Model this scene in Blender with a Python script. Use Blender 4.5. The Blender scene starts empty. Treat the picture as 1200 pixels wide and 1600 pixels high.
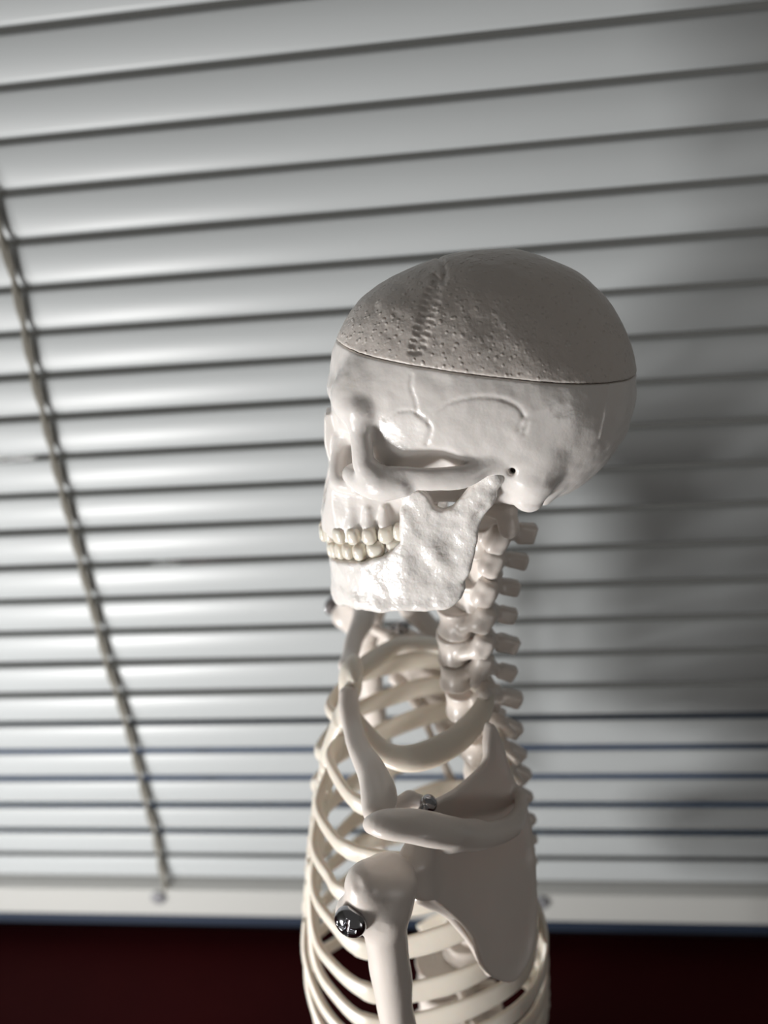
import bpy, math, random
import numpy as np
from mathutils import Matrix, Vector
random.seed(4)
rng = np.random.default_rng(4)
SC = bpy.context.scene
C = SC.collection

# ---------------------------------------------------------------- camera
FPX = 1300.0
CAMH, CAMY = 0.485, -0.40
_y, _p, _r = np.radians([-7.3755, 23.3105, -5.3117])
FW = np.array([math.sin(_y)*math.cos(_p), math.cos(_y)*math.cos(_p), -math.sin(_p)])
_rt = np.array([math.cos(_y), -math.sin(_y), 0.0]); _up = np.cross(_rt, FW)
RT = _rt*math.cos(_r)+_up*math.sin(_r); UP = -_rt*math.sin(_r)+_up*math.cos(_r)
cd = bpy.data.cameras.new('camera'); cam = bpy.data.objects.new('camera', cd); C.objects.link(cam)
cd.sensor_fit = 'VERTICAL'; cd.sensor_height = 36; cd.lens = 36*FPX/1600
cd.clip_start = 0.01
cd.dof.use_dof = True; cd.dof.focus_distance = 0.238; cd.dof.aperture_fstop = 6.6
M = Matrix(((RT[0], UP[0], -FW[0], 0), (RT[1], UP[1], -FW[1], CAMY), (RT[2], UP[2], -FW[2], CAMH), (0, 0, 0, 1)))
cam.matrix_world = M
SC.camera = cam

# ---------------------------------------------------------------- world, lamp and added fills, exposure
w = bpy.data.worlds.new('room'); SC.world = w; w.use_nodes = True
bg = w.node_tree.nodes['Background']; bg.inputs[0].default_value = (1.0, 0.96, 0.91, 1); bg.inputs[1].default_value = 0.085

def area(name, loc, target, size, power, col=(1, 1, 1)):
    l = bpy.data.lights.new(name, 'AREA'); l.shape = 'DISK'; l.size = size; l.energy = power; l.color = col
    o = bpy.data.objects.new(name, l); C.objects.link(o); o.location = loc
    o.rotation_euler = (Vector(target)-Vector(loc)).to_track_quat('-Z', 'Y').to_euler(); return o
area('desk_lamp_light', (-0.42, -0.47, 0.035), (-0.03, -0.12, 0.36), 0.11, 3.9, (1.0, 0.99, 0.975))
area('left_fill', (-0.97, -0.76, 0.04), (0, 0, 0.35), 0.38, 4.6, (1.0, 0.98, 0.96))  # added fill from the left for blind and skeleton, no visible source
area('right_fill', (0.72, -1.0, 0.1), (0, 0, 0.35), 0.4, 0.85, (1.0, 0.97, 0.94))  # added weak fill from the right, lifts the right-hand slats
SC.view_settings.view_transform = 'Standard'; SC.view_settings.look = 'None'
SC.view_settings.exposure = 0.06; SC.view_settings.gamma = 1.0; SC.view_settings.use_curve_mapping = False

# ---------------------------------------------------------------- frames: skeleton frame in mm (a = towards its back, b = towards its right arm, z = up)
PSI = math.radians(-8.5)
AX = np.array([math.cos(PSI), -math.sin(PSI), 0]); BX = np.array([math.sin(PSI), math.cos(PSI), 0])
A0, DM = 35.0, 250.0
ORG = np.array([0, CAMY*1000, 0])+A0*AX+DM*BX
def px(u, v, b=0.0):
    d = FW+RT*(u-600)/FPX-UP*(v-800)/FPX
    d = np.array([d@AX, d@BX, d[2]]); o = np.array([-A0, -DM, CAMH*1000])
    return o+d*((b-o[1])/d[1])
def pxl(lst): return [px(*p) for p in lst]

# ---------------------------------------------------------------- materials
def mat(name, col, rough=0.5, **k):
    m = bpy.data.materials.new(name); m.use_nodes = True
    p = m.node_tree.nodes['Principled BSDF']; p.inputs['Base Color'].default_value = (*col, 1); p.inputs['Roughness'].default_value = rough
    for a, b in k.items(): p.inputs[a].default_value = b
    return m
def bump(m, specs, dist=0.0004):
    nt = m.node_tree; tc = nt.nodes.new('ShaderNodeTexCoord'); prev = None
    for kind, sc, st in specs:
        if kind == 'n':
            t = nt.nodes.new('ShaderNodeTexNoise'); t.inputs['Scale'].default_value = sc; t.inputs['Detail'].default_value = 3; out = t.outputs['Fac']
        else:
            t = nt.nodes.new('ShaderNodeTexVoronoi'); t.inputs['Scale'].default_value = sc; t.feature = 'SMOOTH_F1'
            r = nt.nodes.new('ShaderNodeMapRange'); r.inputs['From Min'].default_value = 0.05; r.inputs['From Max'].default_value = 0.30
            r.inputs['To Min'].default_value = 1; r.inputs['To Max'].default_value = 0
            nt.links.new(t.outputs['Distance'], r.inputs['Value']); out = r.outputs[0]
        nt.links.new(tc.outputs['Object'], t.inputs['Vector'])
        b = nt.nodes.new('ShaderNodeBump'); b.inputs['Strength'].default_value = st; b.inputs['Distance'].default_value = dist
        nt.links.new(out, b.inputs['Height'])
        if prev: nt.links.new(prev.outputs[0], b.inputs['Normal'])
        prev = b
    nt.links.new(prev.outputs[0], nt.nodes['Principled BSDF'].inputs['Normal']); return m
def bone(name, col, rough, specs, sss=0.14):
    m = mat(name, col, rough); p = m.node_tree.nodes['Principled BSDF']
    p.inputs['Subsurface Weight'].default_value = sss; p.inputs['Subsurface Radius'].default_value = (1.0, 0.62, 0.42); p.inputs['Subsurface Scale'].default_value = 0.0025
    p.inputs['Specular IOR Level'].default_value = 0.6
    return bump(m, specs)
M_BONE = bone('bone_plastic', (0.76, 0.695, 0.64), 0.30, [('n', 260, 0.25), ('n', 900, 0.08)])  # albedo lowered: shade on the scapula is partly in the colour
M_SKULL = bone('skull_plastic', (0.84, 0.80, 0.765), 0.24, [('n', 180, 0.28), ('n', 620, 0.22)])
M_CAP = bone('skull_cap_plastic', (0.68, 0.625, 0.58), 0.36, [('v', 560, 0.6), ('n', 220, 0.8), ('n', 600, 0.5)])  # darker than the skull so the colour carries some of the cap's shade
M_JAW = bone('jaw_plastic', (0.85, 0.815, 0.78), 0.20, [('n', 300, 0.9), ('n', 820, 0.5)])
M_RIB = bone('rib_plastic', (0.76, 0.705, 0.615), 0.34, [('n', 240, 0.25)], 0.35)
M_TOOTH = bone('tooth_plastic', (0.80, 0.75, 0.655), 0.22, [('n', 300, 0.15)], 0.3)
M_STEEL = mat('steel', (0.42, 0.42, 0.44), 0.16, Metallic=1.0)
M_STAND = mat('stand_metal', (0.55, 0.55, 0.56), 0.3, Metallic=1.0)

# ---------------------------------------------------------------- signed distance modelling
def smin(a, b, k):
    if k <= 0: return np.minimum(a, b)
    h = np.clip(0.5+0.5*(b-a)/k, 0, 1); return b+(a-b)*h-k*h*(1-h)
def smax(a, b, k): return -smin(-a, -b, k)
def rotm(axis, deg): return np.array(Matrix.Rotation(math.radians(deg), 3, axis))
class Ell:
    def __init__(s, c, r, R=None): s.c = np.array(c, float); s.r = np.array(r, float)*np.ones(3); s.R = R; m = s.r.max() if R is not None else s.r; s.lo = s.c-m; s.hi = s.c+m
    def __call__(s, X, Y, Z):
        x, y, z = X-s.c[0], Y-s.c[1], Z-s.c[2]
        if s.R is not None:
            R = s.R; x, y, z = (R[0, 0]*x+R[1, 0]*y+R[2, 0]*z), (R[0, 1]*x+R[1, 1]*y+R[2, 1]*z), (R[0, 2]*x+R[1, 2]*y+R[2, 2]*z)
        a, b, c = s.r
        k0 = np.sqrt((x/a)**2+(y/b)**2+(z/c)**2); k1 = np.sqrt((x/a**2)**2+(y/b**2)**2+(z/c**2)**2)+1e-9
        return k0*(k0-1)/k1
class RBox:
    def __init__(s, c, hs, R=None, rnd=0.8):
        s.c = np.array(c, float); s.h = np.array(hs, float); s.R = np.eye(3) if R is None else R; s.rnd = rnd; m = np.linalg.norm(s.h); s.lo = s.c-m; s.hi = s.c+m
    def __call__(s, X, Y, Z):
        x, y, z = X-s.c[0], Y-s.c[1], Z-s.c[2]; R = s.R; q = [np.abs(R[0, i]*x+R[1, i]*y+R[2, i]*z)-s.h[i]+s.rnd for i in range(3)]
        return np.sqrt(sum(np.maximum(k, 0)**2 for k in q))+np.minimum(np.maximum(np.maximum(q[0], q[1]), q[2]), 0)-s.rnd
class Chain:
    def __init__(s, pts, rad, k=0.0, spline=False, squash=(1, 1, 1)):
        pts = np.array(pts, float); rad = np.array(rad, float)*np.ones(len(pts))
        if spline: q = crom(np.c_[pts, rad], 6); pts, rad = q[:, :3], q[:, 3]; k = 0.0
        s.sq = np.array(squash, float); s.p = pts; s.r = rad; s.k = k
        s.lo = (pts-rad[:, None]*np.maximum(1, 1/s.sq)).min(0); s.hi = (pts+rad[:, None]*np.maximum(1, 1/s.sq)).max(0)
    def __call__(s, X, Y, Z):
        d = None; q = s.sq
        for i in range(len(s.p)-1):
            a, b = s.p[i]*q, s.p[i+1]*q; v = b-a; L = v@v+1e-9
            x, y, z = X*q[0]-a[0], Y*q[1]-a[1], Z*q[2]-a[2]
            t = np.clip((x*v[0]+y*v[1]+z*v[2])/L, 0, 1)
            e = np.sqrt((x-t*v[0])**2+(y-t*v[1])**2+(z-t*v[2])**2)-(s.r[i]+t*(s.r[i+1]-s.r[i]))
            d = e if d is None else smin(d, e, s.k)
        return d
def crom(P, n=6, closed=False):
    P = np.array(P, float); N = len(P); out = []
    rngi = range(N) if closed else range(N-1)
    for i in rngi:
        g = (lambda j: P[j % N]) if closed else (lambda j: P[min(max(j, 0), N-1)])
        p0, p1, p2, p3 = g(i-1), g(i), g(i+1), g(i+2)
        for t in np.arange(n)/n:
            out.append(0.5*((2*p1)+(p2-p0)*t+(2*p0-5*p1+4*p2-p3)*t*t+(3*p1-p0-3*p2+p3)*t**3))
    if not closed: out.append(P[-1])
    return np.array(out)
def poly2(P, x, y):
    d = np.full(np.broadcast(x, y).shape, 1e9, np.float32); sgn = np.ones_like(d); N = len(P); j = N-1
    for i in range(N):
        ex, ey = P[j][0]-P[i][0], P[j][1]-P[i][1]; wx, wy = x-P[i][0], y-P[i][1]
        t = np.clip((wx*ex+wy*ey)/(ex*ex+ey*ey+1e-12), 0, 1)
        d = np.minimum(d, (wx-ex*t)**2+(wy-ey*t)**2)
        c1, c2, c3 = y >= P[i][1], y < P[j][1], ex*wy > ey*wx
        sgn = np.where((c1 & c2 & c3) | (~c1 & ~c2 & ~c3), -sgn, sgn); j = i
    return sgn*np.sqrt(d)
class Lens:                      # side outline (a, z) with a half width that depends on a
    def __init__(s, P, wa, ww, k=1.5, smooth=0, b0=0.0):
        P = np.array(P, float)
        if P.shape[1] == 3: P = P[:, [0, 2]]
        if smooth: P = crom(P, smooth, True)
        s.P, s.wa, s.ww, s.k, s.b0 = P, wa, ww, k, b0; m = max(ww)
        s.lo = np.array([P[:, 0].min(), b0-m, P[:, 1].min()]); s.hi = np.array([P[:, 0].max(), b0+m, P[:, 1].max()])
    def __call__(s, X, Y, Z):
        d2 = poly2(s.P, X, Z); return smax(d2+0*Y, np.abs(Y-s.b0)-np.interp(X, s.wa, s.ww), s.k)
class Plate:                     # outline in a tilted plane, with thickness
    def __init__(s, o, e1, e2, P, half, rnd=0.8, bend=None):
        s.o = np.array(o, float); s.e1 = np.array(e1, float)/np.linalg.norm(e1); e2 = np.array(e2, float); e2 = e2-(e2@s.e1)*s.e1; s.e2 = e2/np.linalg.norm(e2)
        s.n = np.cross(s.e1, s.e2); s.P = P; s.h = half; s.rnd = rnd; s.bend = bend
        W = s.o+np.outer(P[:, 0], s.e1)+np.outer(P[:, 1], s.e2); m = 6
        s.lo = W.min(0)-m; s.hi = W.max(0)+m
    def __call__(s, X, Y, Z):
        x, y, z = X-s.o[0], Y-s.o[1], Z-s.o[2]
        U = x*s.e1[0]+y*s.e1[1]+z*s.e1[2]; V = x*s.e2[0]+y*s.e2[1]+z*s.e2[2]; N = x*s.n[0]+y*s.n[1]+z*s.n[2]
        if s.bend: N = N-s.bend(U, V)
        d2 = poly2(s.P, U, V); h = s.h(U, V, d2) if callable(s.h) else s.h
        return smax(d2, np.abs(N)-h, s.rnd)
class Arc:                       # a plate bent along a plan curve (|b| as a function of arc length), mirrored
    def __init__(s, plan, prof, half, rnd=1.2, mirror=True):
        s.plan = np.array(plan, float); seg = np.diff(s.plan, axis=0); s.S = np.r_[0, np.cumsum(np.hypot(seg[:, 0], seg[:, 1]))]
        s.prof = prof; s.half = half; s.rnd = rnd
        s.lo = np.array([s.plan[:, 0].min()-3, -s.plan[:, 1].max()-4, prof[:, 1].min()]); s.hi = np.array([s.plan[:, 0].max()+3, s.plan[:, 1].max()+4, prof[:, 1].max()])
    def s_of(s, a): return np.interp(-a, -s.plan[:, 0], s.S)
    def __call__(s, X, Y, Z):
        y = np.abs(Y); x2 = X+0*Y; best = np.full(np.broadcast(x2, y).shape, 1e9); ss = np.zeros_like(best)
        for i in range(len(s.plan)-1):
            a, b = s.plan[i], s.plan[i+1]; v = b-a; L = v@v
            t = ((x2-a[0])*v[0]+(y-a[1])*v[1])/L
            t = np.clip(t, 0 if i else None, 1) if i else np.minimum(t, 1)
            d = np.hypot(x2-a[0]-t*v[0], y-a[1]-t*v[1]); m = d < best
            best = np.where(m, d, best); ss = np.where(m, s.S[i]+t*math.sqrt(L), ss)
        d2 = poly2(s.prof, ss, Z); return smax(d2, best-s.half(ss, Z), s.rnd)
class Vol:
    def __init__(s, lo, hi, h):
        s.h = h; s.ax = [np.arange(lo[i], hi[i]+h, h).astype(np.float32) for i in range(3)]
        s.F = np.full([len(x) for x in s.ax], 50.0, np.float32)
    def blk(s, p, pad):
        sl = []
        for i in range(3):
            a, b = np.searchsorted(s.ax[i], [p.lo[i]-pad, p.hi[i]+pad]); sl.append(slice(max(a-1, 0), b+1))
        return tuple(sl)
    def g(s, sl): return s.ax[0][sl[0]][:, None, None], s.ax[1][sl[1]][None, :, None], s.ax[2][sl[2]][None, None, :]
    def add(s, p, k=0.0):
        sl = s.blk(p, k+2*s.h); s.F[sl] = smin(s.F[sl], p(*s.g(sl)), k); return s
    def sub(s, p, k=0.0):
        sl = s.blk(p, k+2*s.h); s.F[sl] = smax(s.F[sl], -p(*s.g(sl)), k); return s
    def addm(s, fn, k=0.0):       # both sides
        for m in (1, -1): s.add(fn(m), k)
        return s
    def groove(s, pts, r, depth, side=None, ridge=False):   # pts in (a, z), cut into the surface on the given side
        P = np.array(pts)[:, [0, 2]] if np.array(pts).shape[1] == 3 else np.array(pts)
        x, y, z = s.ax[0][:, None], None, s.ax[2][None, :]
        d = np.full((len(s.ax[0]), len(s.ax[2])), 1e9)
        for i in range(len(P)-1):
            v = P[i+1]-P[i]; t = np.clip(((x-P[i][0])*v[0]+(z-P[i][1])*v[1])/(v@v+1e-9), 0, 1)
            d = np.minimum(d, np.hypot(x-P[i][0]-t*v[0], z-P[i][1]-t*v[1]))
        ii = np.where(d.min(1) < 2*r)[0]; kk = np.where(d.min(0) < 2*r)[0]
        if not len(ii): return s
        sl = (slice(ii[0], ii[-1]+1), slice(None), slice(kk[0], kk[-1]+1)); dd = d[sl[0], sl[2]][:, None, :]
        fall = np.clip(1-dd/(2*r), 0, 1); fall = fall*fall*(3-2*fall)
        Y = s.ax[1][None, :, None]; on = np.ones_like(Y) if side is None else (Y*side > 0)
        s.F[sl] += (depth*fall*on*(-1 if ridge else 1)).astype(np.float32); return s
    def lumps(s, amp, wl, seed=0):
        r = np.random.default_rng(seed); near = np.abs(s.F) < 1.6
        ix = np.argwhere(near); c = [s.ax[d][ix[:, d]]/wl for d in range(3)]; cu, cv, cw = c; c = [cu*.80+cv*.6, -cu*.6*.8+cv*.8*.8+cw*.6, cu*.36-cv*.48+cw*.8]
        T = r.uniform(-1, 1, (32, 32, 32)); f0 = [np.floor(q).astype(int) for q in c]; fr = [q-f for q, f in zip(c, f0)]; fr = [q*q*(3-2*q) for q in fr]; v = 0
        for a in (0, 1):
            for b in (0, 1):
                for d in (0, 1): v = v+T[(f0[0]+a) % 32, (f0[1]+b) % 32, (f0[2]+d) % 32]*(fr[0] if a else 1-fr[0])*(fr[1] if b else 1-fr[1])*(fr[2] if d else 1-fr[2])
        s.F[tuple(ix.T)] += (v*amp*1.6).astype(np.float32); return s
    def mesh(s):
        F = s.F; F[0] = F[-1] = 5; F[:, 0] = F[:, -1] = 5; F[:, :, 0] = F[:, :, -1] = 5
        ins = F < 0; cnt = np.zeros([n-1 for n in F.shape], np.int8)
        cor = [(i, j, k) for i in (0, 1) for j in (0, 1) for k in (0, 1)]
        sub = lambda A, c: A[c[0]:A.shape[0]-1+c[0], c[1]:A.shape[1]-1+c[1], c[2]:A.shape[2]-1+c[2]]
        for c in cor: cnt += sub(ins, c)
        cells = np.argwhere((cnt > 0) & (cnt < 8)); idx = np.full(cnt.shape, -1, np.int32); idx[tuple(cells.T)] = np.arange(len(cells))
        acc = np.zeros((len(cells), 3)); n = np.zeros(len(cells))
        vals = {c: F[cells[:, 0]+c[0], cells[:, 1]+c[1], cells[:, 2]+c[2]] for c in cor}
        for c in cor:
            for ax in range(3):
                if c[ax]: continue
                e = list(c); e[ax] = 1; e = tuple(e); a, b = vals[c], vals[e]; m = (a < 0) != (b < 0)
                t = np.where(m, a/np.where(m, a-b, 1), 0); p = np.tile(np.array(c, float), (len(cells), 1)); p[:, ax] = t
                acc[m] += p[m]; n[m] += 1
        V = (cells+acc/n[:, None])*s.h+np.array([s.ax[0][0], s.ax[1][0], s.ax[2][0]])
        Q = []
        for ax in range(3):
            o = [1, 1, 1]; a = ins[1:-1, 1:-1, 1:-1] if False else ins
            lo = [slice(1, -1)]*3; hi = [slice(1, -1)]*3; lo[ax] = slice(0, -1); hi[ax] = slice(1, None)
            A, B = ins[tuple(lo)], ins[tuple(hi)]; e = np.argwhere(A != B); st = A[tuple(e.T)]
            base = e.copy()
            for d in range(3):
                if d != ax: base[:, d] += 1
            u, v = (ax+1) % 3, (ax+2) % 3; g = []
            for du, dv in ((0, 0), (1, 0), (1, 1), (0, 1)):
                q = base.copy(); q[:, u] -= du; q[:, v] -= dv; g.append(idx[tuple(q.T)])
            q = np.stack(g, 1); q[~st] = q[~st][:, ::-1]; Q.append(q)
        Q = np.concatenate(Q); E = np.concatenate([Q[:, [0, 1]], Q[:, [1, 2]], Q[:, [2, 3]], Q[:, [3, 0]]]); n = len(V)
        dg = np.bincount(E[:, 0], minlength=n)+np.bincount(E[:, 1], minlength=n)
        for it in range(4):          # light relaxation with shrink compensation
            A = np.stack([np.bincount(E[:, 0], V[E[:, 1], d], n)+np.bincount(E[:, 1], V[E[:, 0], d], n) for d in range(3)], 1)/dg[:, None]
            V = V+(A-V)*(0.6 if it % 2 == 0 else -0.35)
        return V, Q

# ---------------------------------------------------------------- object helpers
def link_mesh(name, V, Q, m, parent=None, mirror=False, sm=True, lift=0.0):
    V = np.array(V, float)
    if mirror: V = V*[1, -1, 1]; Q = [tuple(reversed(f)) for f in Q] if not isinstance(Q, np.ndarray) else Q[:, ::-1]
    if lift: V[:, 2] += lift*np.maximum(V[:, 1], 0)
    c = (V.min(0)+V.max(0))/2
    me = bpy.data.meshes.new(name)
    if isinstance(Q, np.ndarray):
        me.vertices.add(len(V)); me.vertices.foreach_set('co', ((V-c)/1000).astype(np.float32).ravel())
        k = Q.shape[1]; me.loops.add(Q.size); me.polygons.add(len(Q)); me.loops.foreach_set('vertex_index', Q.astype(np.int32).ravel())
        me.polygons.foreach_set('loop_start', np.arange(0, Q.size, k, dtype=np.int32)); me.update(calc_edges=True); me.validate()
    else: me.from_pydata([tuple(v) for v in (V-c)/1000], [], [tuple(int(i) for i in f) for f in Q]); me.update()
    me.polygons.foreach_set('use_smooth', [sm]*len(me.polygons))
    me.materials.append(m); o = bpy.data.objects.new(name, me); C.objects.link(o)
    o.location = tuple(c/1000)
    if parent is not None:
        o.parent = parent
        if parent.type == 'MESH': o.location = tuple(Vector(c/1000)-Vector(parent['ctr']))
    o['ctr'] = tuple(c/1000); return o
def volobj(name, vol, m, parent=None, mirror=False):
    V, Q = vol.mesh(); return link_mesh(name, V, Q, m, parent, mirror)
def pair(name, vol, m, parent, lift=0.0):
    V, Q = vol.mesh(); return link_mesh(name, V, Q, m, parent), link_mesh(name, V, Q, m, parent, True, lift=lift)
def sweep(path, hw, nrm=None, n=10, caps=True):
    """path Nx3, hw Nx2 half sizes (side, up); nrm: fixed up direction(s)"""
    P = np.array(path, float); N = len(P); T = np.gradient(P, axis=0); T /= np.linalg.norm(T, axis=1)[:, None]
    up = np.tile(np.array([0, 0, 1.0]) if nrm is None else np.array(nrm, float), (N, 1)) if nrm is None or np.ndim(nrm) == 1 else np.array(nrm, float)
    S = np.cross(T, up); S /= np.linalg.norm(S, axis=1)[:, None]; U = np.cross(S, T)
    hw = np.array(hw, float)*np.ones((N, 2)); an = np.arange(n)*2*np.pi/n; V = []
    for i in range(N):
        for t in an: V.append(P[i]+S[i]*hw[i, 0]*math.cos(t)+U[i]*hw[i, 1]*math.sin(t))
    Q = []
    for i in range(N-1):
        for j in range(n): Q.append((i*n+j, i*n+(j+1) % n, (i+1)*n+(j+1) % n, (i+1)*n+j))
    if caps: Q.append(tuple(range(n))[::-1]); Q.append(tuple((N-1)*n+j for j in range(n)))
    return V, [tuple(reversed(q)) for q in Q]
def box(lo, hi):
    x0, y0, z0 = lo; x1, y1, z1 = hi
    V = [(x0, y0, z0), (x1, y0, z0), (x1, y1, z0), (x0, y1, z0), (x0, y0, z1), (x1, y0, z1), (x1, y1, z1), (x0, y1, z1)]
    return V, [(0, 3, 2, 1), (4, 5, 6, 7), (0, 1, 5, 4), (1, 2, 6, 5), (2, 3, 7, 6), (3, 0, 4, 7)]
def wmesh(name, V, Q, m, parent=None, sm=False, bev=0):      # world mm
    o = link_mesh(name, V, Q, m, parent, sm=sm)
    if bev: b = o.modifiers.new('bevel', 'BEVEL'); b.width = bev/1000; b.segments = 3
    return o
def empty(name, loc, rz=0):
    o = bpy.data.objects.new(name, None); C.objects.link(o); o.location = loc; o.rotation_euler = (0, 0, rz); o.empty_display_size = 0.02; return o

# ---------------------------------------------------------------- the setting
M_SLAT = mat('slat_paint', (0.52, 0.545, 0.552), 0.38); M_SLAT.node_tree.nodes['Principled BSDF'].inputs['Specular IOR Level'].default_value = 0.5
M_RAIL = mat('rail_paint', (0.52, 0.52, 0.50), 0.4)
M_CORD = bump(mat('cord', (0.25, 0.235, 0.20), 0.8), [('n', 900, 0.6)])
M_PLUG = mat('plug_plastic', (0.30, 0.30, 0.32), 0.35, **{'Transmission Weight': 0.25})
M_NAVY = mat('navy_paint', (0.022, 0.032, 0.056), 0.5)
M_NAVY2 = mat('window_frame_paint', (0.10, 0.17, 0.33), 0.45)
M_BLUE = mat('lit_ledge_blue', (0.42, 0.66, 1.0), 0.4)  # frame blue made paler to paint the light on the ledge
M_SILL = mat('dark_sill', (0.16, 0.14, 0.11), 0.6)
def wallmat(name, col, v=0.08):
    m = mat(name, col, 0.85); nt = m.node_tree; tc = nt.nodes.new('ShaderNodeTexCoord'); t = nt.nodes.new('ShaderNodeTexNoise'); t.inputs['Scale'].default_value = 6; t.inputs['Detail'].default_value = 6
    r = nt.nodes.new('ShaderNodeMix'); r.data_type = 'RGBA'
    r.inputs[6].default_value = (*[c*(1-v) for c in col], 1); r.inputs[7].default_value = (*[c*(1+v) for c in col], 1)
    nt.links.new(tc.outputs['Object'], t.inputs['Vector']); nt.links.new(t.outputs['Fac'], r.inputs[0]); nt.links.new(r.outputs[2], nt.nodes['Principled BSDF'].inputs['Base Color']); return m
M_WALL = wallmat('wall_paint', (0.55, 0.55, 0.52))
M_TABLE = wallmat('dark_red_table', (0.032, 0.0026, 0.0032), 0.6); M_TABLE.node_tree.nodes['Principled BSDF'].inputs['Roughness'].default_value = 0.6
M_TABLE.node_tree.nodes['Principled BSDF'].inputs['Specular IOR Level'].default_value = 0.05
M_GLASS = mat('window_glass', (0.9, 0.93, 0.92), 0.03, **{'Transmission Weight': 1.0})
def struct(name, V, Q, m, bev=0):
    o = wmesh(name, V, Q, m, None, False, bev); o['kind'] = 'structure'; return o
W0, W1 = -650, 650
# window niche behind the blind, in world mm (blind hangs in the plane y = 0)
struct('window_1', *box((W0-20, 62, 60), (W1+20, 68, 790)), M_GLASS)
struct('trim_1', *box((W0-20, 46, 72), (W1+20, 62, 132)), M_NAVY2, 1)       # lower window frame
struct('trim_2', *box((W0-20, 36, 48), (W1+20, 62, 72)), M_BLUE, 1)       # ledge of the blue frame, its highlight put into the pale colour
struct('trim_3', *box((W0-20, 12, 0), (W1+20, 75, 48)), M_SILL, 1)        # dark sill
struct('trim_4', *box((W0-20, 3, 0), (W1+20, 12, 22)), M_NAVY, 1)         # navy board at the table
struct('wall_back', *[(lambda P: ([v for V, Q in P for v in V], [tuple(i+8*k for i in q) for k, (V, Q) in enumerate(P) for q in Q]))([box((-2000, 12, -740), (W0-20, 110, 1500)), box((W1+20, 12, -740), (2000, 110, 1500)), box((W0-20, 12, 812), (W1+20, 110, 1500)), box((W0-20, 12, -740), (W1+20, 110, 0))])][0], M_WALL)
M_FLOOR = wallmat('floor_boards', (0.16, 0.12, 0.09), 0.3)
struct('floor', *box((-2000, -2600, -760), (2000, 130, -740)), M_FLOOR)
struct('wall_left', *box((-2020, -2600, -740), (-2000, 110, 1500)), M_WALL)
struct('wall_right', *box((2000, -2600, -740), (2020, 110, 1500)), M_WALL)
tb = empty('table', (0, -0.444, -0.74))
def onto(o, par): o.parent = par; o.location = Vector(o.location)-Vector(par.location); return o
onto(wmesh('table_top', *box((-900, -900, -25), (900, 2.5, 0)), M_TABLE, None, False, 2), tb)
for x in (-850, 850):
    for y in (-860, -40): onto(wmesh('leg', *box((x-25, y-25, -740), (x+25, y+25, -25)), M_TABLE, None, False, 2), tb)
tb['label'] = 'dark red table top below the blind, carrying the skeleton'; tb['category'] = 'table'

# ---------------------------------------------------------------- venetian blind
PIT, Z0 = 21.81, 547.88
blind = empty('venetian_blind', (0, 0, 0.0)); blind['label'] = 'white horizontal slat blind nearly closed behind the skeleton'; blind['category'] = 'blind'
prof = []
HB, TY, BULGE, TH = 9.55, 0.85, 1.5, 0.25
ts = np.linspace(-1, 1, 11)
fr = [(-TY*t-BULGE*(1-t*t), HB*t) for t in ts]; bk = [(y+TH, z) for y, z in fr][::-1]
sec = fr+bk
def slat_mesh(x0, x1, nx=24, seed=0):
    r = np.random.default_rng(seed); xs = np.linspace(x0, x1, nx); V = []; n = len(sec)
    ph = r.uniform(0, 6, 3)
    for x in xs:
        dz = 0.18*math.sin(x/190+ph[0])+0.1*math.sin(x/70+ph[1])
        for (y, z) in sec: V.append((x, y, z+dz))
    Q = [(i*n+j, i*n+(j+1) % n, (i+1)*n+(j+1) % n, (i+1)*n+j) for i in range(nx-1) for j in range(n)]
    Q += [tuple(range(n))[::-1], tuple((nx-1)*n+j for j in range(n))]
    return V, [tuple(reversed(q)) for q in Q]
slat_src = [wmesh('slat', *slat_mesh(W0, W1, 24, s), M_SLAT, blind, True) for s in range(4)]
def put_slat(i, z, y=0.0):
    if i < 4: o = slat_src[i]
    else: o = slat_src[i % 4].copy(); C.objects.link(o); o.parent = blind
    o.location.z = z/1000; o.location.y = slat_src[0].location.y if y == 0 else slat_src[0].location.y+y/1000
i = 0
for k in range(-10, 23): put_slat(i, Z0-PIT*k+PIT/2); i += 1
RT0, RT1 = 20.5, 43.5
RV, RQ = box((W0, -6.5, RT0), (W1, 6.5, RT1)); RV = [(x, y, z+(4.0 if y > 0 and z > 30 else 0)) for x, y, z in RV]
wmesh('bottom_rail', RV, RQ, M_RAIL, blind, False, 0.8)
put_slat(i, 58.0)
wmesh('head_rail', *box((W0, -14, 778), (W1, 14, 812)), M_RAIL, blind, False, 1.5)
def disc(c, r, d, n=28):
    V = []; Q = []
    prof = [(0.0, 0), (r*.75, 0), (r, d*.35), (r, d)]
    for rr, yy in prof[1:]:
        for j in range(n): V.append((c[0]+rr*math.cos(2*math.pi*j/n), c[1]+yy, c[2]+rr*math.sin(2*math.pi*j/n)))
    for i in range(2):
        for j in range(n): Q.append((i*n+j, (i+1)*n+j, (i+1)*n+(j+1) % n, i*n+(j+1) % n))
    Q.append(tuple(range(n))[::-1][::-1]); Q.append(tuple(2*n+j for j in range(n))[::-1]); return V, [tuple(reversed(q)) for q in Q]
def wpx(u, v, y):                 # world point (mm) on the plane y
    d = FW+RT*(u-600)/FPX-UP*(v-800)/FPX; return np.array([0, CAMY*1000, CAMH*1000])+d*((y-CAMY*1000)/d[1])
for u, v in ((247, 1404), (845, 1412)):
    q = wpx(u, v, -8); wmesh('cord_plug', *disc((q[0], -9, q[2]), 5.3, 2.6), M_PLUG, blind, True)
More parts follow.
